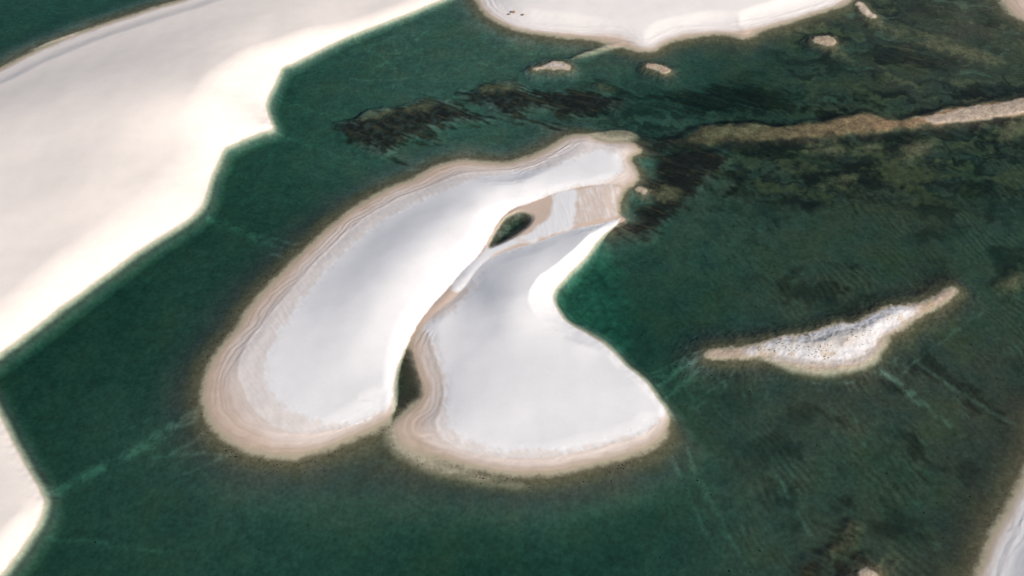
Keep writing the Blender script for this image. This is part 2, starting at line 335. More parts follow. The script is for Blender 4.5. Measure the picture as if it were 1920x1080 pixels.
BROWN = [  # brown, sandier patches of the bed
    poly([(1225, 352), (1250, 345), (1278, 352), (1270, 372), (1245, 376), (1228, 368)]), poly([(1500, 275), (1560, 262), (1590, 268), (1580, 282), (1540, 284)]), poly([(1610, 262), (1660, 258), (1640, 275), (1615, 278)]),
    poly([(1557, 340), (1568, 328), (1585, 322), (1612, 318), (1600, 330), (1580, 340)]), poly([(1730, 72), (1790, 75), (1870, 100), (1890, 112), (1850, 116), (1790, 100), (1745, 88)]),
    poly([(1630, 38), (1660, 42), (1695, 60), (1690, 66), (1655, 52)]), poly([(1560, 85), (1590, 95), (1600, 110), (1570, 100), (1540, 88)]), poly([(1860, 250), (1925, 215), (1925, 245), (1880, 262)]),
    poly([(1700, 262), (1760, 255), (1740, 285), (1700, 300), (1690, 285)]), poly([(1870, 535), (1890, 512), (1930, 495), (1930, 520), (1900, 545)]), poly([(1330, 235), (1420, 228), (1440, 245), (1380, 255), (1330, 252)]),
    poly([(690, 208), (720, 201), (735, 205), (728, 214), (700, 218), (672, 217)]), poly([(755, 199), (800, 186), (815, 192), (800, 202), (765, 206)]), poly([(910, 156), (950, 148), (972, 158), (950, 168), (915, 166)]), poly([(1108, 152), (1125, 151), (1150, 160), (1140, 166), (1118, 160)]),
    poly([(1590, 990), (1612, 984), (1604, 1000), (1588, 1012), (1560, 1030), (1565, 1015)]), poly([(1650, 1060), (1680, 1045), (1690, 1050), (1670, 1068), (1650, 1080)]),
]
TEAL = [poly([(1045, 515), (1085, 480), (1120, 445), (1150, 470), (1170, 540), (1180, 610), (1170, 665), (1120, 632), (1065, 598), (1046, 560)]), poly([(1165, 362), (1185, 352), (1205, 372), (1190, 392), (1168, 400), (1162, 385)]), poly([(1190, 292), (1230, 296), (1235, 318), (1200, 325), (1188, 310)])]
PALE = [   # pale bare sand just under the surface
    (poly([(1069, 107), (1085, 99), (1123, 88), (1160, 78), (1175, 84), (1140, 92), (1107, 100), (1080, 106)]), 0.12),
    (poly([(1100, 250), (1150, 240), (1190, 245), (1192, 262), (1160, 264), (1125, 260)]), 0.30),
    (poly([(52, 94), (90, 76), (130, 62), (150, 58), (150, 64), (110, 78), (70, 92)]), 0.30),
    (poly([(1420, 668), (1500, 672), (1600, 676), (1655, 640), (1670, 634), (1650, 668), (1625, 688), (1590, 698), (1520, 702), (1470, 688)]), 0.28),
    (poly([(740, 790), (770, 770), (790, 768), (770, 800), (780, 840), (850, 880), (980, 905), (960, 912), (820, 890), (740, 850), (720, 815)]), 0.35),
]
TRACK = []   # turquoise lines where the algae has been worn off the sand: points, half width (m), strength
def track(pts, w, s): TRACK.append((smooth_line(G(pts), None, False, 4)[0], w, s))
track([(372, 768), (300, 806), (240, 838), (170, 875), (88, 920)], 0.9, .8); track([(378, 778), (310, 812), (250, 842), (170, 880)], 0.6, .55); track([(376, 762), (330, 782), (280, 808)], .4, .5)
track([(388, 402), (430, 415), (480, 440), (530, 462), (565, 474)], .7, .6); track([(430, 415), (500, 436), (560, 458)], .5, .4); track([(500, 470), (535, 480), (560, 490)], .6, .4)
track([(520, 178), (560, 190), (620, 212), (645, 225)], .6, .4); track([(525, 246), (580, 262), (635, 286)], .7, .45)
track([(1235, 712), (1275, 690), (1328, 664)], .6, .8); track([(1230, 700), (1280, 680), (1328, 660)], .5, .7); track([(1245, 745), (1290, 705), (1330, 672)], .5, .5); track([(1225, 690), (1280, 668), (1325, 656)], .4, .5)
track([(1240, 730), (1380, 675), (1370, 700), (1300, 745)], .3, .3)
track([(1640, 680), (1680, 710), (1730, 755)], .5, .5); track([(1655, 690), (1720, 735), (1790, 800)], .5, .35); track([(1690, 700), (1760, 640), (1845, 580)], .35, .3); track([(1720, 672), (1800, 730), (1920, 800)], .4, .3)
track([(1445, 680), (1480, 700), (1540, 715), (1600, 712)], .35, .4); track([(1330, 690), (1360, 720), (1300, 760)], .35, .25)
for q in [[(650, 62), (700, 90), (740, 120)], [(690, 130), (770, 75), (820, 30)], [(735, 60), (742, 110), (735, 160)], [(660, 140), (730, 142), (810, 132)], [(855, 122), (880, 105), (905, 98)], [(770, 50), (790, 90), (780, 130)],
          [(640, 105), (690, 80), (740, 60)], [(700, 120), (760, 95), (830, 70)], [(905, 70), (950, 95), (940, 110)], [(900, 110), (930, 118), (950, 115)], [(960, 80), (1000, 95), (1060, 92)],
          [(280, 845), (420, 850), (560, 860)], [(90, 1000), (180, 1008), (320, 1030)], [(300, 760), (250, 790), (210, 800)], [(400, 800), (350, 830), (320, 840)], [(420, 850), (380, 870), (340, 880)], [(1290, 830), (1300, 870), (1330, 930)],
          [(1320, 900), (1360, 980), (1400, 1050)], [(1260, 850), (1300, 930), (1330, 1000)], [(1460, 890), (1500, 960), (1520, 1000)]]:
    track(q, .4, .35)

BERM = {
    'L': poly([(1098, 268), (1060, 276), (1040, 290), (1000, 312), (960, 319), (905, 324), (865, 329), (830, 342), (790, 358), (745, 375), (700, 400), (660, 428), (625, 460), (590, 495), (560, 530), (525, 570), (490, 612), (462, 650), (447, 690), (452, 725),
               (468, 760), (500, 795), (545, 815), (600, 813), (650, 803), (695, 785), (722, 765), (740, 735), (748, 690), (770, 640), (815, 580), (870, 515), (925, 450), (960, 400), (1030, 372), (1100, 358), (1130, 350), (1160, 335), (1172, 318), (1168, 300), (1172, 284), (1140, 274)]),
    'R': poly([(794, 608), (804, 636), (815, 670), (827, 705), (831, 737), (827, 768), (817, 791), (819, 811), (833, 830), (864, 845), (914, 857), (973, 862), (1031, 860), (1089, 850), (1140, 838), (1187, 823), (1222, 806), (1238, 790), (1252, 770), (1230, 730), (1180, 680), (1120, 630), (1050, 590),
               (1045, 545), (1080, 510), (1130, 450), (1166, 412), (1150, 408), (1080, 418), (1010, 445), (930, 470), (890, 505), (880, 545), (840, 580)]),
    'A': poly([(1000, -150), (420, -12), (333, 10), (260, 32), (200, 55), (150, 74), (100, 94), (50, 118), (0, 146), (-100, 190), (-420, 330), (-520, 600), (-420, 800), (-160, 790), (0, 668), (300, 450), (400, 340), (520, 240), (560, 120), (830, 5), (1300, -190)]),
    'B': poly([(-330, 600), (-60, 680), (30, 820), (90, 940), (0, 1090), (-160, 1210), (-450, 1100), (-450, 700)]),
    'C': poly([(990, -190), (930, -60), (917, -10), (925, 12), (945, 28), (975, 42), (1020, 50), (1100, 55), (1165, 58), (1185, 68), (1212, 80), (1240, 66), (1280, 54), (1370, 48), (1440, 36), (1510, 18), (1560, -2), (1600, -50), (1500, -170), (1250, -220)]),
    'E': poly([(2000, 800), (1945, 890), (1915, 975), (1890, 1040), (1875, 1085), (1850, 1160), (1950, 1250), (2200, 1200), (2250, 900)]),
    'D': poly([(1420, 656), (1470, 643), (1510, 634), (1545, 622), (1600, 610), (1650, 590), (1690, 578), (1686, 592), (1650, 610), (1625, 632), (1612, 655), (1560, 665), (1500, 664), (1450, 662)]),
}
DRYIN = {
    'L': poly([(1120, 285), (1080, 300), (1010, 322), (950, 326), (890, 343), (840, 362), (790, 383), (735, 410), (690, 440), (650, 475), (610, 515), (570, 565), (530, 620), (500, 680), (500, 725), (530, 762), (575, 788), (620, 797), (670, 794), (710, 775), (736, 745), (742, 690), (770, 640), (815, 580), (870, 515),
               (925, 450), (960, 400), (1030, 366), (1085, 352), (1130, 342), (1158, 330), (1165, 312), (1160, 295)]),
    'R': poly([(800, 610), (812, 640), (826, 680), (838, 720), (836, 765), (840, 790), (855, 815), (895, 838), (953, 849), (1031, 847), (1070, 846), (1109, 837), (1167, 822), (1206, 813), (1236, 787), (1252, 770), (1230, 730), (1180, 680), (1120, 630), (1050, 590), (1045, 545), (1080, 510), (1130, 450), (1166, 412),
               (1150, 408), (1080, 420), (1010, 450), (930, 478), (900, 505), (885, 548), (845, 590)]),
}
FLATWHITE = poly([(1040, 365), (1085, 358), (1080, 385), (1078, 422), (1036, 442), (985, 458), (975, 452), (1008, 428), (1028, 405), (1035, 385)])   # pale rippled strip of the trough
SADDLE = poly([(1000, 442), (960, 462), (925, 478), (900, 505), (885, 528), (872, 541), (856, 548), (846, 540), (870, 508), (900, 480), (918, 462), (945, 455)])
FLATTAN = poly([(1090, 358), (1165, 350), (1160, 405), (1120, 412), (1078, 420), (1085, 385)])

# ------------------------------------------------------------------ smooth fields at any ground points
KEYS = list(LAND.keys())
def fields(X, Y, detail=True):
    f = {}
    for k in KEYS:
        line, att = LINES[k]
        f['d' + k], f['a' + k], f['c' + k] = dist_line(X, Y, line, att, cap=True)
        m = f['d' + k] > -8
        s_ = np.full(X.shape, 8.0, np.float32)
        if m.any(): s_[m] = np.clip(CTRL[k](X[m], Y[m]), -2, 14)
        f['s' + k] = s_
    f['pond'], f['apond'] = dist_line(X, Y, *POND_L)
    f['bed'] = np.clip(BED(X, Y), -4.2, -0.9)
    if detail:
        for k, p in WEED.items(): f['W' + k], _ = dist_line(X, Y, p, None, True, 40)
        f['bar'], _ = dist_line(X, Y, BAR, None, True, 40)
        b = None
        for p in BROWN:
            d, _ = dist_line(X, Y, p, None, True, 40); b = d if b is None else np.maximum(b, d)
        f['brown'] = b
        b = None
        for p in TEAL:
            d, _ = dist_line(X, Y, p, None, True, 40); b = d if b is None else np.maximum(b, d)
        f['teal'] = b
        f['shoal'], _ = dist_line(X, Y, SHOAL, None, True, 40)
        for i, (p, h) in enumerate(PALE): f['P%d' % i], _ = dist_line(X, Y, p, None, True, 40)
        for k, p in BERM.items(): f['B' + k], _ = dist_line(X, Y, p, None, True, 60)
        for k, p in DRYIN.items(): f['I' + k], _ = dist_line(X, Y, p, None, True, 60)
        f['saddle'], _ = dist_line(X, Y, SADDLE, None, True, 40)
        f['fw'], _ = dist_line(X, Y, FLATWHITE, None, True, 40); f['ft'], _ = dist_line(X, Y, FLATTAN, None, True, 40)
    return f

STEP = 0.38
X0, X1, Y0, Y1 = -275.0, 275.0, 84.0, 412.0
nx = int((X1 - X0) / STEP) + 1; ny = int((Y1 - Y0) / STEP) + 1
gx = (X0 + STEP * np.arange(nx)).astype(np.float32); gy = (Y0 + STEP * np.arange(ny)).astype(np.float32)
CS = 1.9
cx = np.arange(X0 - 6, X1 + 6, CS); cy = np.arange(Y0 - 6, Y1 + 6, CS)
CX, CY = np.meshgrid(cx, cy)
FC = fields(CX, CY)
c0 = FC['cA']; cb = c0.copy()
for _ in range(10):
    p_ = np.pad(cb, 1, mode='edge')
    cb = (p_[1:-1, :-2] + p_[1:-1, 2:] + p_[:-2, 1:-1] + p_[2:, 1:-1] + 2 * p_[1:-1, 1:-1]) / 6
FC['cA'] = lerp(c0, cb, sstep(1.0, 9.0, FC['dA']))
X, Y = np.meshgrid(gx, gy)
def up(field, XX=None, YY=None):
    """bicubic-ish (Catmull-Rom) resampling of a coarse field on the fine sheet, bilinear at warped points"""
    if XX is None:
        def w1(g, c0, n):
            t = (g - c0) / CS; i = np.floor(t).astype(int); f = t - i
            idx = np.stack([np.clip(i + o, 0, n - 1) for o in (-1, 0, 1, 2)], 0)
            w = np.stack([-.5 * f + f * f - .5 * f ** 3, 1 - 2.5 * f * f + 1.5 * f ** 3, .5 * f + 2 * f * f - 1.5 * f ** 3, -.5 * f * f + .5 * f ** 3], 0)
            return idx, w.astype(np.float32)
        ix, wx = w1(gx, cx[0], len(cx)); iy, wy = w1(gy, cy[0], len(cy))
        a = sum(field[:, ix[k]] * wx[k][None] for k in range(4))
        return sum(a[iy[k]] * wy[k][:, None] for k in range(4)).astype(np.float32)
    tx = np.clip((XX - cx[0]) / CS, 0, len(cx) - 1.001); ty = np.clip((YY - cy[0]) / CS, 0, len(cy) - 1.001)
    i = tx.astype(np.int32); j = ty.astype(np.int32); fx = tx - i; fy = ty - j
    return (field[j, i] * (1 - fx) + field[j, i + 1] * fx) * (1 - fy) + (field[j + 1, i] * (1 - fx) + field[j + 1, i + 1] * fx) * fy

TAN = lambda deg: np.tan(np.radians(deg))
def compose(F, X, Y, fine=True):
    """height of the ground and owner of each point"""
    n_big = fbm(X, Y, 26, 3, 3); n_mid = fbm(X, Y, 7, 3, 8); n_fine = fbm(X, Y, 1.6, 3, 14) if fine else 0
    wob = fbm(X, Y, 5.0, 3, 21) * 0.5
    terr = fbm(X, Y, 16, 3, 30) * 1.2 + fbm(X, Y, 5, 2, 55) * .25
    H = np.full(X.shape, -30.0, np.float32); own = np.full(X.shape, -1, np.int8); capact = np.zeros(X.shape, bool)
    SLIPSIDE = np.zeros(X.shape, np.float32); compose.slipside = SLIPSIDE
    EDGE = np.full(X.shape, 99.0, np.float32); compose.edge = EDGE
    g_ = dict(n_big=n_big, n_mid=n_mid, n_fine=n_fine, wob=wob, terr=terr)
    for idx, k in enumerate(KEYS):
        rows = np.nonzero((F['d' + k] > -25).any(1))[0]; cols = np.nonzero((F['d' + k] > -25).any(0))[0]
        if not len(rows): continue
        sl = (slice(rows[0], rows[-1] + 1), slice(cols[0], cols[-1] + 1))
        n_big = g_['n_big'][sl]; n_mid = g_['n_mid'][sl]; wob = g_['wob'][sl]; n_fine = g_['n_fine'][sl] if fine else 0
        d = F['d' + k][sl]; a = F['a' + k][sl]
        steep = sstep(14, 24, a)
        dn = d + ((1 - steep) * (0.6 if k not in ('D',) else 1.0) + .35 * steep) * wob
        if k in ('H1', 'H2', 'H3', 'H4', 'H6', 'D', 'K', 'M', 'F'):
            dn = dn + ({'H': 1.0, 'D': .3}.get(k[0], .55)) * n_mid + (0.5 * n_fine if fine else 0) - (.6 if k == 'D' else (.5 if k == 'K' else 0))
        ta = TAN(a)
        # beach terraces: little scarps left by falling water
        lam = 1.9
        t = np.clip(d, 0, 60) / lam + g_['terr'][sl]
        fr = t - np.floor(t)
        gxd = np.gradient(d, axis=1) / np.float32(STEP if fine else 9.0)
        west = lerp(.30, 1.0, sstep(-.1, .6, gxd))
        stair = (np.floor(t) + sstep(0.72, 1.0, fr) - t) * lam
        tw = (1 - steep) * sstep(0.8, 2.0, d) * (1 - sstep(5.5, 8.5, d)) * (0.75 + 0.5 * n_big) * sstep(10.5, 9.0, a)
        EDGE[sl] = np.where(d > -2, np.where(d < 16, a, 99), EDGE[sl])
        up_ = np.maximum(F['c' + k][sl], 0) * np.clip(dn / np.maximum(d, .4), .3, 1.6) + ta * stair * tw * west * (.2 if k == 'A' else 0 if k == 'T' else (.35 if k == 'E' else .72))
        under = lerp(ta * 0.88, ta * 1.25, steep) * (1.0 if k in 'ABCLRTED' else 2.0)
        SLIPSIDE[sl] = np.where((d > -9) & (d < 4), np.maximum(SLIPSIDE[sl], steep * sstep(-9, -5, d)), SLIPSIDE[sl])
        dd = np.minimum(dn, 0)
        e = np.where(dn > 0, up_, dd * under * (1 + 0.055 * np.abs(dd)))
        s = F['s' + k][sl] + (0.17 * n_big + 0.010 * n_mid) * (1 if k in 'ABCLRE' else 0.5)
        s = s + 8 * sstep(1.0, -3.0, d)
        kk = lerp(0.5, np.float32({'A': 1.9, 'B': .7, 'R': .18, 'L': .9}.get(k, .3)), steep)
        h = smin(s, e, kk)
        h = np.where(d < -24.5, -30, h)
        ca = (e < s + 0.1) & (a > 17); Hs = H[sl]
        win = h > Hs
        capact[sl] = np.where(win, ca, capact[sl])
        own[sl] = np.where(win, idx, own[sl])
        H[sl] = smax(Hs, h, 0.12) if k not in ('R',) else np.maximum(Hs, h)
    n_big, n_mid, n_fine, wob = g_['n_big'], g_['n_mid'], g_['n_fine'], g_['wob']
    # pond between the dunes
    pd = F['pond'] + 0.25 * wob
    pc = np.where(pd > 0, -TAN(F['apond']) * pd, -pd * TAN(F['apond'] + 3) * (1 + pd * pd / 20))
    near = F['pond'] > -14
    H = np.where(near, smin(H, pc, 0.15), H)
    # bed
    bed = F['bed'] + 0.22 * n_big + 0.10 * n_mid
    if fine:
        wx = X + 2.2 * fbm(X, Y, 9, 3, 40); wy = Y + 2.2 * fbm(X, Y, 9, 3, 44)
        bar = up(FC['bar'], wx, wy)
        bed = np.maximum(bed, lerp(bed, lerp(-1.0, -0.07, sstep(60, 180, X)) + 0.12 * n_mid, sstep(-3.0, 3.5, bar)))
        for i, (p, dep) in enumerate(PALE):
            v = up(FC['P%d' % i], X + .3 * (wx - X), Y + .3 * (wy - Y))
            bed = np.maximum(bed, lerp(bed, -dep, sstep(-2.6, 1.6, v)))
        br = up(FC['brown'], wx, wy)
        bed = np.maximum(bed, lerp(bed, np.maximum(bed, -0.9), sstep(-3, 4, br)))
    if fine:
        for k in ('w1', 'w2', 'w5', 'w3', 'w3b', 'w8', 'w9'):
            bed = np.maximum(bed, lerp(bed, -1.15 + .1 * n_mid, sstep(-3, 3, up(FC['W' + k], wx, wy))))
    own = np.where(H > bed, own, -1)
    H2 = smax(H, bed, 1.1)
    return H2, own, capact, bed

F = {k: up(v) for k, v in FC.items() if k[0] in 'dasc' or k in ('pond', 'apond', 'bed')}
H, own, capact, bedh = compose(F, X, Y)
_slip = compose.slipside.copy(); EDGE_A = compose.edge.copy()
# ------------------------------------------------------------------ what covers the ground: colour of each point (albedo)
def col(*c): return np.array(c, np.float32)
DRY = col(.652, .625, .608); DAMP = col(.50, .380, .302); MIDS = col(.605, .540, .495); WETS = col(.33, .25, .17)
n_a = fbm(X, Y, 3.2, 4, 60); n_b = fbm(X, Y, 12, 3, 66); n_c = fbm(X, Y, 0.9, 2, 72); n_d = fbm(X, Y, 40, 3, 80)
wx = X + 2.6 * fbm(X, Y, 8, 4, 90); wy = Y + 2.6 * fbm(X, Y, 8, 4, 95)
mixc = lambda a, b, t: a + (b - a) * t[..., None]
Cs = np.broadcast_to(DAMP, X.shape + (3,)).copy()
# distance behind the berm and into the dry sand, for the land a point belongs to
berm = np.full(X.shape, -20.0, np.float32); dryin = np.full(X.shape, 60.0, np.float32)
for idx, k in enumerate(KEYS):
    m = own == idx
    if k in BERM: berm[m] = up(FC['B' + k])[m]
    if k in DRYIN: dryin[m] = up(FC['I' + k], X + .25 * (wx - X), Y + .25 * (wy - Y))[m]
# streaks that run up the beach, at right angles to the shore, where the dry sand feathers out
ju = fbm(X * 1.0 + 0.9 * Y, (Y - 0.9 * X) * 0.16, 1.1, 3, 101)
jag = n_a * 1.6 + ju * 1.3
b_t = np.maximum(sstep(-0.5, 0.6, berm + 0.35 * n_a), .55 * sstep(-6.5, -.5, berm + 1.6 * n_b) * (berm > -15))
d_t = sstep(-1.0, 1.6, dryin + jag)
capf = capact.astype(np.float32)
Cs = mixc(Cs, MIDS, b_t)
Cs = mixc(Cs, DRY, np.maximum(d_t * b_t, 0))
WARM = np.zeros(X.shape, np.float32)
for k, w_ in (('A', 1.0), ('B', 1.0), ('C', .55), ('E', .2)): WARM[own == KEYS.index(k)] = w_
DRYM = mixc(DRY + 0 * Cs, col(.685, .608, .545) + 0 * Cs, WARM)
Cs = mixc(Cs, DRYM, d_t * b_t)
# slip faces: clean dry sand right down to a narrow wet foot
slip_dry = capf * sstep(0.22, 0.55, H + 0.1 * n_a)
Cs = mixc(Cs, DRYM, slip_dry)
# the trough flat
iT = KEYS.index('T')
fw = up(FC['fw'], wx * .35 + X * .65, wy * .35 + Y * .65); ft = up(FC['ft'], wx * .3 + X * .7, wy * .3 + Y * .7)
rip = np.clip(1.7 * fbm((X + .16 * Y) + .25 * n_a, (Y - .16 * X) * .10, 1.25, 3, 120), -1, 1)
mT = (own == iT)
tT = sstep(-1.0, 1.0, fw + n_a) * mT
Cs = mixc(Cs, DRY * .985, tT); 
tF = sstep(-0.8, 0.8, ft + .5 * n_a) * (mT | (own == KEYS.index('L')))
Cs = mixc(Cs, mixc(lerp(DAMP, MIDS, .35) + 0 * Cs, MIDS + 0 * Cs, sstep(-.2, .9, rip + .6 * n_a)), tF)
sad = sstep(-1.2, .8, up(FC['saddle']) + .5 * n_a) * ((own == iT) | (own == KEYS.index('R')) | (own == KEYS.index('L'))) * sstep(-.3, .6, -F['pond'])
Cs = mixc(Cs, DRY + 0 * Cs, sad)
# faint lines of older water levels on the damp beach
dm = np.full(X.shape, 0.0, np.float32)
for k in KEYS: dm = np.maximum(dm, F['d' + k])
lines = fbm(dm * 1.0 + 1.3 * n_b, 0.02 * X, 0.8, 3, 130)
dampness = (1 - b_t) * (1 - capf) * (own != iT)
Cs = Cs * (1 + (0.24 * lines + 0.06 * n_b) * dampness)[..., None]
Cs = mixc(Cs, WETS + 0 * Cs, sstep(0.26, 0.02, H + 0.06 * n_a) * 0.55 * (1 - .3 * capf))
Cs = Cs * (1 + 0.008 * n_b + 0.014 * n_d + 0.02 * n_c * (1 - .8 * d_t))[..., None]
# islet: pale broken crust, ochre pockets
iD = KEYS.index('D'); mD = (own == iD)
tD = mD * sstep(-.6, 3.2, berm + 1.2 * n_a)
Cs = mixc(Cs, mixc(col(.53, .48, .43) + 0 * Cs, col(.35, .29, .26) + 0 * Cs, sstep(.1, .8, n_a + .5 * n_c)), tD * sstep(-.5, .3, n_b + .5))
Cs = mixc(Cs, mixc(col(.46, .34, .20) + 0 * Cs, col(.28, .21, .14) + 0 * Cs, sstep(-.1, .5, n_c)), mD * (1 - tD) * sstep(.2, .6, n_b + .45 * n_a) * .7)
Cs = Cs * (1 + (.16 * n_a + .14 * n_c) * mD * (H > .1))[..., None]
for k, c in (('H1', col(.42, .35, .30)), ('H2', col(.32, .21, .13)), ('H3', col(.33, .25, .17)), ('H4', col(.42, .32, .23)), ('H6', col(.43, .35, .25)), ('K', col(.37, .29, .22)), ('M', col(.52, .42, .34))):
    m = (own == KEYS.index(k)).astype(np.float32)
    Cs = mixc(Cs, c * (1 + .35 * n_a + .25 * n_c)[..., None], m * sstep(0.0, .12, H))

# --- bed
BSAND = col(.40, .33, .23); BPALE = col(.50, .44, .33); BROWNC = col(.125, .100, .058); ALG = col(.150, .146, .130); ALG2 = col(.165, .108, .080); WEEDC = col(.021, .015, .013); OCH = col(.215, .143, .085)
depth = -H
east = sstep(40, 110, X - 0.15 * (Y - 210)) # the wide shallow eastern basin carries browner algae
Cb = mixc(ALG + 0 * Cs, ALG2 + 0 * Cs, np.clip(.15 + .55 * east + .55 * n_b + .25 * n_d, 0, 1))
north = sstep(240, 275, Y) * sstep(60, 0, X)
Cb = Cb * (1 + .18 * n_a + .24 * n_b + .12 * n_c)[..., None] * (1 + .22 * north)[..., None] * lerp(.55, 1.0, sstep(.9, 2.6, depth) * (1 - north) + north)[..., None]
# sand ripples of the eastern basin
wave = np.sin((X * .90 + Y * .44) * 2 * np.pi / 2.3 + 9 * fbm(X, Y, 26, 3, 140) + 2.0 * n_a)
wmask = east * sstep(-.1, .5, fbm(X, Y, 30, 3, 150) + .5 * n_b) * sstep(330, 270, Y)
Cb = Cb * (1 + .22 * wave * wmask)[..., None]
mot2 = fbm(X, Y, 34, 3, 250)
strk = fbm((X * .90 + Y * .44) * 1.0 + .8 * n_b, (Y * .90 - X * .44) * .22, 1.3, 3, 160)
Cb = mixc(Cb, col(.20, .26, .20) + 0 * Cb, np.clip(sstep(-.5, .3, mot2) * sstep(.22, .85, strk + .25 * n_b) * sstep(10, 60, X) * sstep(300, 200, Y) * .36, 0, 1))
Cb = Cb * (1 - .30 * sstep(.15, .8, -strk) * sstep(-.3, .5, mot2) * sstep(10, 60, X) * sstep(330, 240, Y))[..., None]
mot = fbm(X + 2 * (wx - X), Y + 2 * (wy - Y), 20, 3, 210)
Cb = Cb * (1 - .50 * sstep(.05, .5, mot) * east)[..., None]
Cb = mixc(Cb, col(.125, .098, .058) * (1 + .3 * n_a)[..., None], east * sstep(.05, .55, -mot + .2 * n_b) * .6)
# wispy teal scraping of the northern channel
wisp = 1 - np.abs(fbm(X * .7 + .5 * Y, Y * 1.2 - .3 * X, 9, 4, 170)) * 6
Cb = mixc(Cb, col(.22, .30, .24) + 0 * Cb, np.clip(sstep(.35, 1, wisp) * sstep(225, 285, Y) * sstep(90, 10, X) * .30, 0, 1))
sw = fbm(X + 3.5 * (wx - X) + .5 * Y, Y * 2.0 + 3.5 * (wy - Y), 18, 4, 220); sw2 = fbm(X + 4 * (wx - X), Y * 2.2 + 4 * (wy - Y) + .5 * X, 13, 4, 230)
ne = sstep(75, 130, X) * sstep(262, 300, Y)
Cb = mixc(Cb, OCH * (1.0 + .35 * n_a)[..., None], ne * sstep(.12, .5, sw) * .7)
Cb = mixc(Cb, WEEDC * 2.2 + 0 * Cb, ne * sstep(.12, .5, sw2) * .75)
Cb = mixc(Cb, col(.25, .27, .20) + 0 * Cb, ne * sstep(.30, .7, -sw) * .35)
nn = sstep(0, 40, X) * sstep(236, 262, Y) * sstep(330, 300, Y)
Cb = Cb * (1 - .55 * nn * sstep(-.15, .45, sw2 + .15))[..., None]
# dark plants
wsum = np.zeros(X.shape, np.float32)
wxx = X + 1.3 * (wx - X) + 1.2 * n_a + .5 * n_c; wyy = Y + 1.3 * (wy - Y) + 1.2 * fbm(X, Y, 3.2, 3, 180) + .5 * fbm(X, Y, 0.9, 2, 185)
wst = fbm((X * .45 + Y * .9) * 1.0 + .5 * n_b, (X * .9 - Y * .45) * .16, 2.2, 4, 240)
for k in WEED:
    soft = 4.0 if k in ('w4', 'w7', 'w10', 'w11') else 2.8
    v = up(FC['W' + k], wxx, wyy)
    wgt = {'w4': .85, 'w7': .6, 'w10': .6, 'w11': .7, 'w12': .8, 'inlet': .8, 'pond': .72}.get(k, .97)
    wsum = np.maximum(wsum, sstep(-soft, soft * .7, v + .8 * n_b + 4.6 * wst - .5) * wgt * np.clip(.95 + .35 * n_a, .65, 1))
Cb = mixc(Cb, mixc(WEEDC + 0 * Cb, col(.085, .050, .030) + 0 * Cb, sstep(.1, .7, wst + .5 * n_a)), wsum)
tl = up(FC['teal'], wx, wy)
Cb = mixc(Cb, col(.13, .24, .19) * (1 + .5 * n_a + .4 * n_b)[..., None], sstep(-5, 6, tl + 3 * n_b) * .65)
sh = sstep(-6, 8, up(FC['shoal'], wx, wy))
Cb = mixc(Cb, col(.19, .115, .065) * (1 + .4 * n_a)[..., None], sh * sstep(.05, .45, sw + .3 * n_a) * .7)
Cb = mixc(Cb, WEEDC * 1.5 + 0 * Cb, sh * sstep(.0, .45, -sw + .4 * n_a) * .75)
# bare streaks
for line, w, st in TRACK:
    m = (X > line[:, 0].min() - 6) & (X < line[:, 0].max() + 6) & (Y > line[:, 1].min() - 6) & (Y < line[:, 1].max() + 6)
    d, _ = dist_line((X + .3 * (wx - X))[m], (Y + .3 * (wy - Y))[m], line, None, False, 8)
    t = np.exp(-(d / (w * 1.5 * np.clip(1 + .9 * n_b[m], .4, 2))) ** 2) * st * .58 * np.clip(.6 + .9 * n_a[m] + .5 * n_b[m] + .4 * n_c[m], .0, 1)
    Cb[m] = Cb[m] + (col(.46, .47, .40) - Cb[m]) * t[:, None]
# brown zone and bare sand towards gentle shores; clean sand on slopes that steeply enter the water
gyy, gxx = np.gradient(H, STEP)
steepbed = sstep(.18, .40, np.sqrt(gxx ** 2 + gyy ** 2)) * _slip
nz = .22 * n_a + .30 * n_b
t_br = sstep(1.35, .25, depth + nz) * (1 - steepbed) * (1 - wsum)
Cb = mixc(Cb, BROWNC * (1 + .25 * n_a + .2 * n_c)[..., None], t_br * .9)
t_sd = sstep(.30, .06, depth + .10 * n_a + .06 * n_c) * (1 - .9 * wsum)
Cb = mixc(Cb, BSAND + 0 * Cb, t_sd)
Cb = mixc(Cb, BPALE + 0 * Cb, steepbed * sstep(1.5, .3, depth) * .8)
bar = up(FC['bar'], wx, wy); brw = up(FC['brown'], wxx, wyy)
Cb = mixc(Cb, OCH * col(1.12, 1.0, .95) * lerp(.75, 1.5, sstep(70, 180, X))[..., None] * (1 + .5 * n_a + .35 * n_b + .3 * n_c)[..., None], sstep(-.2, 2.4, bar - .5 + .9 * n_a) * .92 * (1 - .4 * wsum))
Cb = mixc(Cb, WEEDC * 2 + 0 * Cb, sstep(-1, 1.5, bar) * sstep(.0, .5, sw2 + .3 * n_a) * lerp(.85, .35, sstep(70, 180, X)))
Cb = mixc(Cb, WEEDC * 1.5 + 0 * Cb, np.exp(-((bar + .9 + .6 * n_b) / 1.3) ** 2) * np.clip(.65 + .7 * n_b + .3 * n_a, 0, 1) * .9)
Cb = mixc(Cb, OCH * 1.15 * (1 + .5 * n_a + .35 * n_c)[..., None], sstep(-2.5, 3, brw + 1.5 * n_a) * .62)
for i, (p, dep) in enumerate(PALE):
    v = up(FC['P%d' % i], X + .3 * (wx - X), Y + .3 * (wy - Y))
    Cb = mixc(Cb, lerp(BSAND, BPALE, .5) * (1 + .12 * n_a)[..., None], sstep(-1.2, 1.2, v + .4 * n_a) * (.8 if dep < .3 else .32))
tP = sstep(-.1, .9, F['pond'] + .3 * n_a)
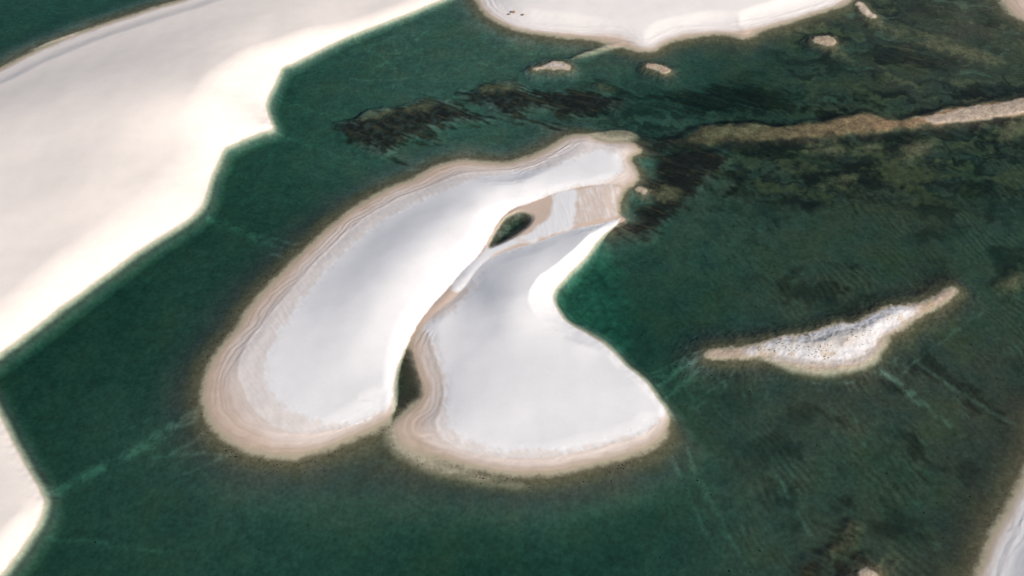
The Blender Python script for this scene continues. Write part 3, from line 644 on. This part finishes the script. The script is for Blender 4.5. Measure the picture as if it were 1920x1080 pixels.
Cb = mixc(Cb, mixc(col(.095, .072, .052) + 0 * Cb, col(.20, .165, .135) + 0 * Cb, sstep(-.1, .6, n_a + .4 * n_c)), tP)
tI = sstep(-1.5, 2.2, up(FC['Winlet'], X, Y) + .5 * n_a)
Cb = mixc(Cb, col(.055, .048, .030) + 0 * Cb, tI * .9)
wet = sstep(.03, -.05, H)
COL = mixc(Cs, Cb, wet).astype(np.float32)
COL = np.clip(COL, .008, .85)
# fine relief of the loose sand: ripples where the photograph shows them
H = H + (0.05 * rip * (tT * .8 + tF * .7)).astype(np.float32)
H = H + (0.11 * np.exp(-(berm / .8) ** 2) * (1 - capf) * (H > .3) * (.7 + .5 * n_b) * (own != KEYS.index('D')) * (EDGE_A < 9.5) * (own != KEYS.index('A'))).astype(np.float32)
feather = np.clip((1 - np.abs(d_t * 2 - 1)), 0, 1) * b_t * (H > .3)
H = H + (0.10 * ju * np.clip(b_t * (1 - d_t) + feather, 0, 1) * (H > .3) * (1 - capf)).astype(np.float32)
H = H + np.where(mD | (own >= KEYS.index('H1')), 0.10 * n_a + .06 * n_c, 0).astype(np.float32)
H = H + (0.012 * wave * wmask * wet).astype(np.float32)

# ------------------------------------------------------------------ materials
def material(name):
    m = bpy.data.materials.new(name); m.use_nodes = True
    nt = m.node_tree
    return m, nt, nt.nodes, nt.links, nt.nodes['Principled BSDF']
def sand_material():
    m, nt, N, L, b = material('sand')
    at = N.new('ShaderNodeAttribute'); at.attribute_name = 'ground_colour'
    geo = N.new('ShaderNodeNewGeometry')
    n1 = N.new('ShaderNodeTexNoise'); n1.inputs['Scale'].default_value = 1.7; n1.inputs['Detail'].default_value = 6; n1.inputs['Roughness'].default_value = .62
    n2 = N.new('ShaderNodeTexNoise'); n2.inputs['Scale'].default_value = .22; n2.inputs['Detail'].default_value = 5
    L.new(geo.outputs['Position'], n1.inputs['Vector']); L.new(geo.outputs['Position'], n2.inputs['Vector'])
    r1 = N.new('ShaderNodeMapRange'); r1.inputs[1].default_value = .3; r1.inputs[2].default_value = .7; r1.inputs[3].default_value = .975; r1.inputs[4].default_value = 1.025
    r2 = N.new('ShaderNodeMapRange'); r2.inputs[1].default_value = .3; r2.inputs[2].default_value = .7; r2.inputs[3].default_value = .98; r2.inputs[4].default_value = 1.02
    L.new(n1.outputs['Fac'], r1.inputs[0]); L.new(n2.outputs['Fac'], r2.inputs[0])
    mu = N.new('ShaderNodeMath'); mu.operation = 'MULTIPLY'; L.new(r1.outputs[0], mu.inputs[0]); L.new(r2.outputs[0], mu.inputs[1])
    vm = N.new('ShaderNodeVectorMath'); vm.operation = 'SCALE'; L.new(at.outputs['Color'], vm.inputs[0]); L.new(mu.outputs[0], vm.inputs['Scale'])
    L.new(vm.outputs[0], b.inputs['Base Color'])
    bp = N.new('ShaderNodeBump'); bp.inputs['Strength'].default_value = .25; bp.inputs['Distance'].default_value = .06
    L.new(n1.outputs['Fac'], bp.inputs['Height']); L.new(bp.outputs['Normal'], b.inputs['Normal'])
    b.inputs['Roughness'].default_value = .9; b.inputs['Specular IOR Level'].default_value = .15
    return m
SAND = sand_material()
def bed_material():
    m, nt, N, L, b = material('lagoon_bed')
    at = N.new('ShaderNodeAttribute'); at.attribute_name = 'ground_colour'
    geo = N.new('ShaderNodeNewGeometry')
    n1 = N.new('ShaderNodeTexNoise'); n1.inputs['Scale'].default_value = .75; n1.inputs['Detail'].default_value = 5; n1.inputs['Roughness'].default_value = .58
    L.new(geo.outputs['Position'], n1.inputs['Vector'])
    r1 = N.new('ShaderNodeMapRange'); r1.inputs[1].default_value = .3; r1.inputs[2].default_value = .7; r1.inputs[3].default_value = .78; r1.inputs[4].default_value = 1.22
    L.new(n1.outputs['Fac'], r1.inputs[0])
    vm = N.new('ShaderNodeVectorMath'); vm.operation = 'SCALE'; L.new(at.outputs['Color'], vm.inputs[0]); L.new(r1.outputs[0], vm.inputs['Scale'])
    L.new(vm.outputs[0], b.inputs['Base Color'])
    b.inputs['Roughness'].default_value = 1.0; b.inputs['Specular IOR Level'].default_value = 0.0
    return m
BEDM = bed_material()
def water_material():
    m = bpy.data.materials.new('lagoon_water'); m.use_nodes = True
    N = m.node_tree.nodes; L = m.node_tree.links; N.clear()
    out = N.new('ShaderNodeOutputMaterial')
    tr = N.new('ShaderNodeBsdfTransparent'); gl = N.new('ShaderNodeBsdfGlossy'); gl.inputs['Roughness'].default_value = .08
    mx = N.new('ShaderNodeMixShader')
    geo = N.new('ShaderNodeNewGeometry')
    mp = N.new('ShaderNodeMapping'); mp.inputs['Rotation'].default_value = (0, 0, R(25)); mp.inputs['Scale'].default_value = (.55, 1.5, 1)
    L.new(geo.outputs['Position'], mp.inputs['Vector'])
    n1 = N.new('ShaderNodeTexNoise'); n1.inputs['Scale'].default_value = .9; n1.inputs['Detail'].default_value = 4
    L.new(mp.outputs[0], n1.inputs['Vector'])
    bp = N.new('ShaderNodeBump'); bp.inputs['Strength'].default_value = .35; bp.inputs['Distance'].default_value = .12
    L.new(n1.outputs['Fac'], bp.inputs['Height']); L.new(bp.outputs['Normal'], gl.inputs['Normal']); 
    dt = N.new('ShaderNodeVectorMath'); dt.operation = 'DOT_PRODUCT'; L.new(geo.outputs['Incoming'], dt.inputs[0]); L.new(bp.outputs['Normal'], dt.inputs[1])
    ab = N.new('ShaderNodeMath'); ab.operation = 'ABSOLUTE'; L.new(dt.outputs['Value'], ab.inputs[0])
    om = N.new('ShaderNodeMath'); om.operation = 'SUBTRACT'; om.inputs[0].default_value = 1.0; L.new(ab.outputs[0], om.inputs[1])
    pw = N.new('ShaderNodeMath'); pw.operation = 'POWER'; pw.inputs[1].default_value = 5.0; L.new(om.outputs[0], pw.inputs[0])
    fr = N.new('ShaderNodeMath'); fr.operation = 'MULTIPLY_ADD'; fr.inputs[1].default_value = .98; fr.inputs[2].default_value = .02; L.new(pw.outputs[0], fr.inputs[0])
    L.new(fr.outputs[0], mx.inputs[0]); L.new(tr.outputs[0], mx.inputs[1]); L.new(gl.outputs[0], mx.inputs[2])
    L.new(mx.outputs[0], out.inputs['Surface'])
    va = N.new('ShaderNodeVolumeAbsorption')
    va.inputs['Color'].default_value = (0.0, .53, .40, 1); va.inputs['Density'].default_value = .245
    L.new(va.outputs[0], out.inputs['Volume'])
    return m
WATER = water_material()

# ------------------------------------------------------------------ cut the ground sheet into objects
gy_, gx_ = np.gradient(H, STEP)
NR = np.stack([-gx_, -gy_, np.ones_like(H)], -1); NR /= np.linalg.norm(NR, axis=-1, keepdims=True)
VID = np.arange(nx * ny).reshape(ny, nx)
QUADS = np.stack([VID[:-1, :-1], VID[:-1, 1:], VID[1:, 1:], VID[1:, :-1]], -1).reshape(-1, 4)
xc = (X[:-1, :-1] + STEP / 2).ravel(); yc = (Y[:-1, :-1] + STEP / 2).ravel()
half = 0.5206 * np.sqrt(yc ** 2 + CAM_H ** 2) * 1.0
INV = (np.abs(xc) < half + 24) & (yc > 88)
hq = ((H[:-1, :-1] + H[1:, 1:] + H[1:, :-1] + H[:-1, 1:]) / 4).ravel()
oq = own[:-1, :-1].ravel(); cq = capact[:-1, :-1].ravel(); bq = berm[:-1, :-1].ravel(); pq = F['pond'][:-1, :-1].ravel()
oq = np.where((hq < -0.30), -1, oq)
VX = np.stack([X.ravel(), Y.ravel(), H.ravel()], -1).astype(np.float32)
NRF = NR.reshape(-1, 3).astype(np.float32)
CF = np.concatenate([COL.reshape(-1, 3), np.ones((nx * ny, 1), np.float32)], 1)
def mesh_from(name, verts, quads, normals, cols, mat):
    me = bpy.data.meshes.new(name)
    nv, nf = len(verts), len(quads)
    me.vertices.add(nv); me.loops.add(nf * 4); me.polygons.add(nf)
    me.vertices.foreach_set('co', verts.ravel())
    me.loops.foreach_set('vertex_index', quads.ravel().astype(np.int32))
    me.polygons.foreach_set('loop_start', (np.arange(nf) * 4).astype(np.int32))
    me.polygons.foreach_set('use_smooth', np.ones(nf, bool))
    me.update(calc_edges=True)
    a = me.attributes.new('ground_colour', 'FLOAT_COLOR', 'POINT'); a.data.foreach_set('color', cols.ravel())
    if normals is not None:
        try:
            c = me.attributes.new('custom_normal', 'FLOAT_VECTOR', 'POINT'); c.data.foreach_set('vector', normals.ravel())
        except Exception:
            me.normals_split_custom_set_from_vertices(normals.tolist())
    me.materials.append(mat)
    return me
def piece(name, mask, mat, parent=None, origin=(0, 0, 0)):
    q = QUADS[mask]
    if not len(q): return None
    ids, inv = np.unique(q.ravel(), return_inverse=True)
    me = mesh_from(name, VX[ids] - np.array(origin, np.float32), inv.reshape(-1, 4), NRF[ids], CF[ids], mat)
    o = bpy.data.objects.new(name, me); scene.collection.objects.link(o)
    if parent: o.parent = parent
    return o
def tag(o, label=None, cat=None, group=None, kind=None):
    if label: o['label'] = label
    if cat: o['category'] = cat
    if group: o['group'] = group
    if kind: o['kind'] = kind
    return o
tag(piece('lagoon_floor', INV & (oq < 0), BEDM), kind='structure')
DUNE = {
    'A': ('sand_dune', 'huge smooth white dune with a long bright slip face along its lower right side', 'dune'),
    'B': ('sand_dune', 'pale dune corner with a blunt point jutting into the dark green lagoon, lower left', 'dune'),
    'C': ('sand_dune', 'broad flat white sand bank at the top edge with a small scalloped point', 'dune'),
    'L': ('sand_dune', 'long curved white dune lobe with wide terraced tan beach, left half of the central island', 'dune'),
    'R': ('sand_dune', 'bell shaped white dune with a small crescent slip face, right half of the central island', 'dune'),
    'E': ('sand_dune', 'striped tan and grey sand shore in the bottom right corner', 'dune'),
    'F': ('sand_bank', 'wet tan sand bank in the top right corner', 'sand bank'),
    'D': ('sand_islet', 'long narrow speckled islet with a white hump, tapering to both ends, right of the island', 'islet'),
    'H1': ('sand_islet', 'tiny pinkish oval islet below the scalloped sand bank', 'islet'),
    'H2': ('sand_islet', 'tiny orange and grey islet, slanting, among dark weed near the top', 'islet'),
    'H3': ('sand_islet', 'small tan islet on a brown shoal below the end of the top sand bank', 'islet'),
    'H4': ('sand_islet', 'tiny tan islet beside dark weed just off the tip of the central island', 'islet'),
    'H6': ('sand_islet', 'tiny pale islet in brown weed at the bottom edge', 'islet'),
    'K': ('sandbar', 'long thin grey brown sandbar reaching in from the right edge', 'sandbar'),
    'M': ('sand_islet', 'small crooked pale sand spit at the right end of the top sand bank', 'islet'),
}
iL = KEYS.index('L')
for k, (nm, lab, cat) in DUNE.items():
    i = KEYS.index(k)
    m = INV & (oq == i)
    if k == 'L': m = INV & ((oq == i) | (oq == KEYS.index('T')))
    if not m.any(): continue
    g = 'white dunes standing in the lagoon' if cat == 'dune' else ('small sand islets in the lagoon' if cat == 'islet' else None)
    if k in BERM:
        ctr = VX[QUADS[m].ravel()].mean(0); org = (float(ctr[0]), float(ctr[1]), 0.0)
        root = bpy.data.objects.new(nm, None); scene.collection.objects.link(root); root.location = org
        tag(root, lab, cat, g)
        isT = oq == KEYS.index('T')
        slip = m & cq & (hq > .30) & ~isT
        dry = m & ~slip & (bq > 0) & ~isT
        damp = m & ~slip & ~dry & ~isT
        piece('slip_face', slip, SAND, root, org)
        piece('dry_sand' if k != 'D' else 'white_hump', dry, SAND, root, org)
        piece('damp_beach', damp, SAND, root, org)
        if k == 'L': piece('rippled_flat', m & isT, SAND, root, org)
    else:
        tag(piece(nm, m, SAND), lab, cat, g)

# ------------------------------------------------------------------ land beyond the picture, coarser, out to the horizon
OS = 9.0
ox = np.arange(-1260, 1261, OS); oy = np.arange(-500, 2021, OS)
OX, OY = np.meshgrid(ox.astype(np.float32), oy.astype(np.float32))
OF = fields(OX, OY, False)
OH, oown, _, _ = compose(OF, OX, OY, False)
dv = np.maximum(np.maximum(np.abs(OX) - 285, OY - 425), 70 - OY)
far = 11 * sstep(-.05, .55, fbm(OX * .8 + .6 * OY, (OY * .8 - .6 * OX) * 1.7, 190, 3, 200)) - 3
OH = np.where(dv > 5, np.maximum(OH, lerp(-3.0, far, sstep(10, 90, dv))), OH)
oc = np.where((OH > .05)[..., None], DRY, np.where((OH > -.6)[..., None], BSAND, ALG))
OV = np.stack([OX.ravel(), OY.ravel(), OH.ravel() - 0.10], -1).astype(np.float32)
ovid = np.arange(len(ox) * len(oy)).reshape(len(oy), len(ox))
OQ = np.stack([ovid[:-1, :-1], ovid[:-1, 1:], ovid[1:, 1:], ovid[1:, :-1]], -1).reshape(-1, 4)
mx_ = (OX[:-1, :-1] + OS / 2).ravel(); my_ = (OY[:-1, :-1] + OS / 2).ravel()
hole = (np.abs(mx_) < .5206 * np.sqrt(np.maximum(my_, 1) ** 2 + CAM_H ** 2) + 24 - 7) & (np.abs(mx_) < X1 - 6) & (my_ > 88 + 6) & (my_ < Y1 - 6)
OQ = OQ[~hole]
ids, inv = np.unique(OQ.ravel(), return_inverse=True)
o4 = np.concatenate([oc.reshape(-1, 3).astype(np.float32), np.ones((len(OV), 1), np.float32)], 1)
oo = bpy.data.objects.new('terrain', mesh_from('terrain', OV[ids], inv.reshape(-1, 4), None, o4[ids], SAND)); scene.collection.objects.link(oo)
tag(oo, kind='structure')
def box_mesh(name, x0, x1, y0, y1, z0, z1, mat):
    v = [(x0, y0, z0), (x1, y0, z0), (x1, y1, z0), (x0, y1, z0), (x0, y0, z1), (x1, y0, z1), (x1, y1, z1), (x0, y1, z1)]
    f = [(0, 3, 2, 1), (4, 5, 6, 7), (0, 1, 5, 4), (1, 2, 6, 5), (2, 3, 7, 6), (3, 0, 4, 7)]
    me = bpy.data.meshes.new(name); me.from_pydata(v, [], f); me.materials.append(mat)
    o = bpy.data.objects.new(name, me); scene.collection.objects.link(o); return o
gm, _, _, _, gb = material('far_ground'); gb.inputs['Base Color'].default_value = (.10, .13, .10, 1); gb.inputs['Roughness'].default_value = 1
tag(box_mesh('ground', -15000, 15000, -15000, 15000, -9.0, -6.0, gm), kind='structure')
tag(box_mesh('water', -14990, 14990, -14990, 14990, -5.9, 0.0, WATER), kind='structure')

# ------------------------------------------------------------------ small things
def flat_material(name, c, var=.25, rough=.95):
    m, nt, N, L, b = material(name)
    geo = N.new('ShaderNodeNewGeometry'); n1 = N.new('ShaderNodeTexNoise'); n1.inputs['Scale'].default_value = 3.0; n1.inputs['Detail'].default_value = 4
    L.new(geo.outputs['Position'], n1.inputs['Vector'])
    r1 = N.new('ShaderNodeMapRange'); r1.inputs[1].default_value = .3; r1.inputs[2].default_value = .7; r1.inputs[3].default_value = 1 - var; r1.inputs[4].default_value = 1 + var
    L.new(n1.outputs['Fac'], r1.inputs[0])
    vm = N.new('ShaderNodeVectorMath'); vm.operation = 'SCALE'; vm.inputs[0].default_value = c; L.new(r1.outputs[0], vm.inputs['Scale'])
    L.new(vm.outputs[0], b.inputs['Base Color']); b.inputs['Roughness'].default_value = rough; b.inputs['Specular IOR Level'].default_value = .1
    return m
def height_at(x, y):
    i = int(round((x - X0) / STEP)); j = int(round((y - Y0) / STEP))
    return float(H[min(max(j, 0), ny - 1), min(max(i, 0), nx - 1)])
def blob_mesh(name, spots, mat, flat=.45):
    """many little uneven lumps of drifted plants in one mesh: spots = x, y, z, size"""
    v, f = [], []
    for (x, y, z, r) in spots:
        b = len(v); n = 6; ph = random.random() * 6.28; st = random.uniform(.5, 1.0); an = random.random() * 3.14
        for k in range(n):
            q = ph + k * 6.283 / n; rr = r * random.uniform(.7, 1.25)
            px_, py_ = rr * math.cos(q), rr * st * math.sin(q)
            v.append((x + px_ * math.cos(an) - py_ * math.sin(an), y + px_ * math.sin(an) + py_ * math.cos(an), z - .03))
        v.append((x + random.uniform(-.2, .2) * r, y + random.uniform(-.2, .2) * r, z + r * flat))
        for k in range(n): f.append((b + k, b + (k + 1) % n, b + n))
    me = bpy.data.meshes.new(name); me.from_pydata(v, [], f); me.materials.append(mat)
    o = bpy.data.objects.new(name, me); scene.collection.objects.link(o)
    return o
# drifted plant clumps that line the gentle shores just under the water
prob = np.zeros_like(H)
dd_ = -H
for k, w in (('L', 1.0), ('R', 1.0), ('D', .25), ('A', .25), ('C', .15), ('E', .2)):
    d = F['d' + k]; gentle = 1 - sstep(10, 16, F['a' + k])
    band = np.exp(-((d + 3.0 + .8 * n_b) / .5) ** 2) + .12 * np.exp(-((d + 4.5 + 1.5 * n_b) / 2.0) ** 2)
    prob = np.maximum(prob, w * band * gentle * (H < -.12) * (H > -1.6) * np.clip(.6 + 1.2 * n_b + .5 * n_a, 0, 2))
pr = prob.ravel().astype(float); pr /= pr.sum()
pick = rng.choice(len(pr), 1000, replace=False, p=pr)
spots = [(float(VX[i, 0]) + random.uniform(-.2, .2), float(VX[i, 1]) + random.uniform(-.2, .2), float(VX[i, 2]), random.uniform(.10, .30)) for i in pick]
p2 = (sstep(20, 60, X) * (H < -1.0) * np.clip(n_b + .3, 0, 1) + .05 * (H < -1.0)).ravel().astype(float)
p2 /= p2.sum()
for i in rng.choice(len(p2), 500, replace=False, p=p2):
    spots.append((float(VX[i, 0]), float(VX[i, 1]), float(VX[i, 2]), random.uniform(.15, .40)))
tag(blob_mesh('algae', spots, flat_material('drift_weed', (.020, .017, .012))), label='dark drifted weed clumps lying in the shallows along the shores', kind='stuff')
# grass tufts on the speckled islet
bl_v, bl_f = [], []
pD = ((own == iD) * (H > .25) * np.clip(.05 + 1.6 * n_b + n_a, 0, 1)).ravel().astype(float); pD /= pD.sum()
for i in rng.choice(len(pD), 130, replace=False, p=pD):
    x, y, z = (float(t) for t in VX[i]); r = random.uniform(.10, .34)
    for q in range(7):
        a = random.random() * 6.283; w = r * .22; lx, ly = math.cos(a), math.sin(a); b = len(bl_v)
        bl_v += [(x - ly * w, y + lx * w, z - .02), (x + ly * w, y - lx * w, z - .02), (x + lx * r, y + ly * r, z + r * random.uniform(.5, 1.0))]
        bl_f.append((b, b + 1, b + 2))
me = bpy.data.meshes.new('grass'); me.from_pydata(bl_v, [], bl_f); me.materials.append(flat_material('dry_grass', (.085, .07, .05)))
go = bpy.data.objects.new('grass', me); scene.collection.objects.link(go)
tag(go, label='dark sparse grass tufts dotted over the speckled islet', kind='stuff')
# brown heaps of washed-up brushwood on the top sand bank
brush = flat_material('brushwood', (.30, .20, .125), .4)
def twig(bm_v, bm_f, p, q, r):
    p = Vector(p); q = Vector(q); ax = (q - p).normalized(); u = ax.cross(Vector((0, 0, 1))).normalized(); w = ax.cross(u)
    b = len(bm_v)
    for c, rr in ((p, r), ((p + q) / 2 + Vector((0, 0, r)), r * 1.05), (q, r * .5)):
        for k in range(5):
            a = k * 6.283 / 5; bm_v.append(tuple(c + u * math.cos(a) * rr + w * math.sin(a) * rr))
    for s_ in range(2):
        for k in range(5):
            bm_f.append((b + s_ * 5 + k, b + s_ * 5 + (k + 1) % 5, b + s_ * 5 + 5 + (k + 1) % 5, b + s_ * 5 + 5 + k))
HEAPS = [((963, 21), 1.05, 'brown brushwood heap on the top sand bank, middle and largest of the three'), ((955, 24), .7, 'brown brushwood heap on the top sand bank, leftmost of the three'), ((981, 27), .75, 'brown brushwood heap on the top sand bank, rightmost of the three')]
for (uv, size, lab) in HEAPS:
    q = ground(uv[0], uv[1], 1.8); x, y = float(q[0]), float(q[1]); z = height_at(x, y)
    root = bpy.data.objects.new('brushwood_heap', None); scene.collection.objects.link(root); root.location = (x, y, z)
    tag(root, lab, 'brushwood', 'brushwood heaps on the top sand bank')
    for k in range(9):
        a = random.random() * 6.283; l = size * random.uniform(.5, 1.0); cx_, cy_ = random.uniform(-.4, .4) * size, random.uniform(-.3, .3) * size
        v, f = [], []
        z0 = height_at(x + cx_, y + cy_) - z + .10 + .05 * k
        twig(v, f, (cx_ - math.cos(a) * l, cy_ - math.sin(a) * l * .5, z0), (cx_ + math.cos(a) * l, cy_ + math.sin(a) * l * .5, z0 + random.uniform(-.02, .2)), random.uniform(.10, .2) * (size ** .5))
        me = bpy.data.meshes.new('branch'); me.from_pydata(v, [], f); me.materials.append(brush)
        o = bpy.data.objects.new('branch', me); scene.collection.objects.link(o); o.parent = root
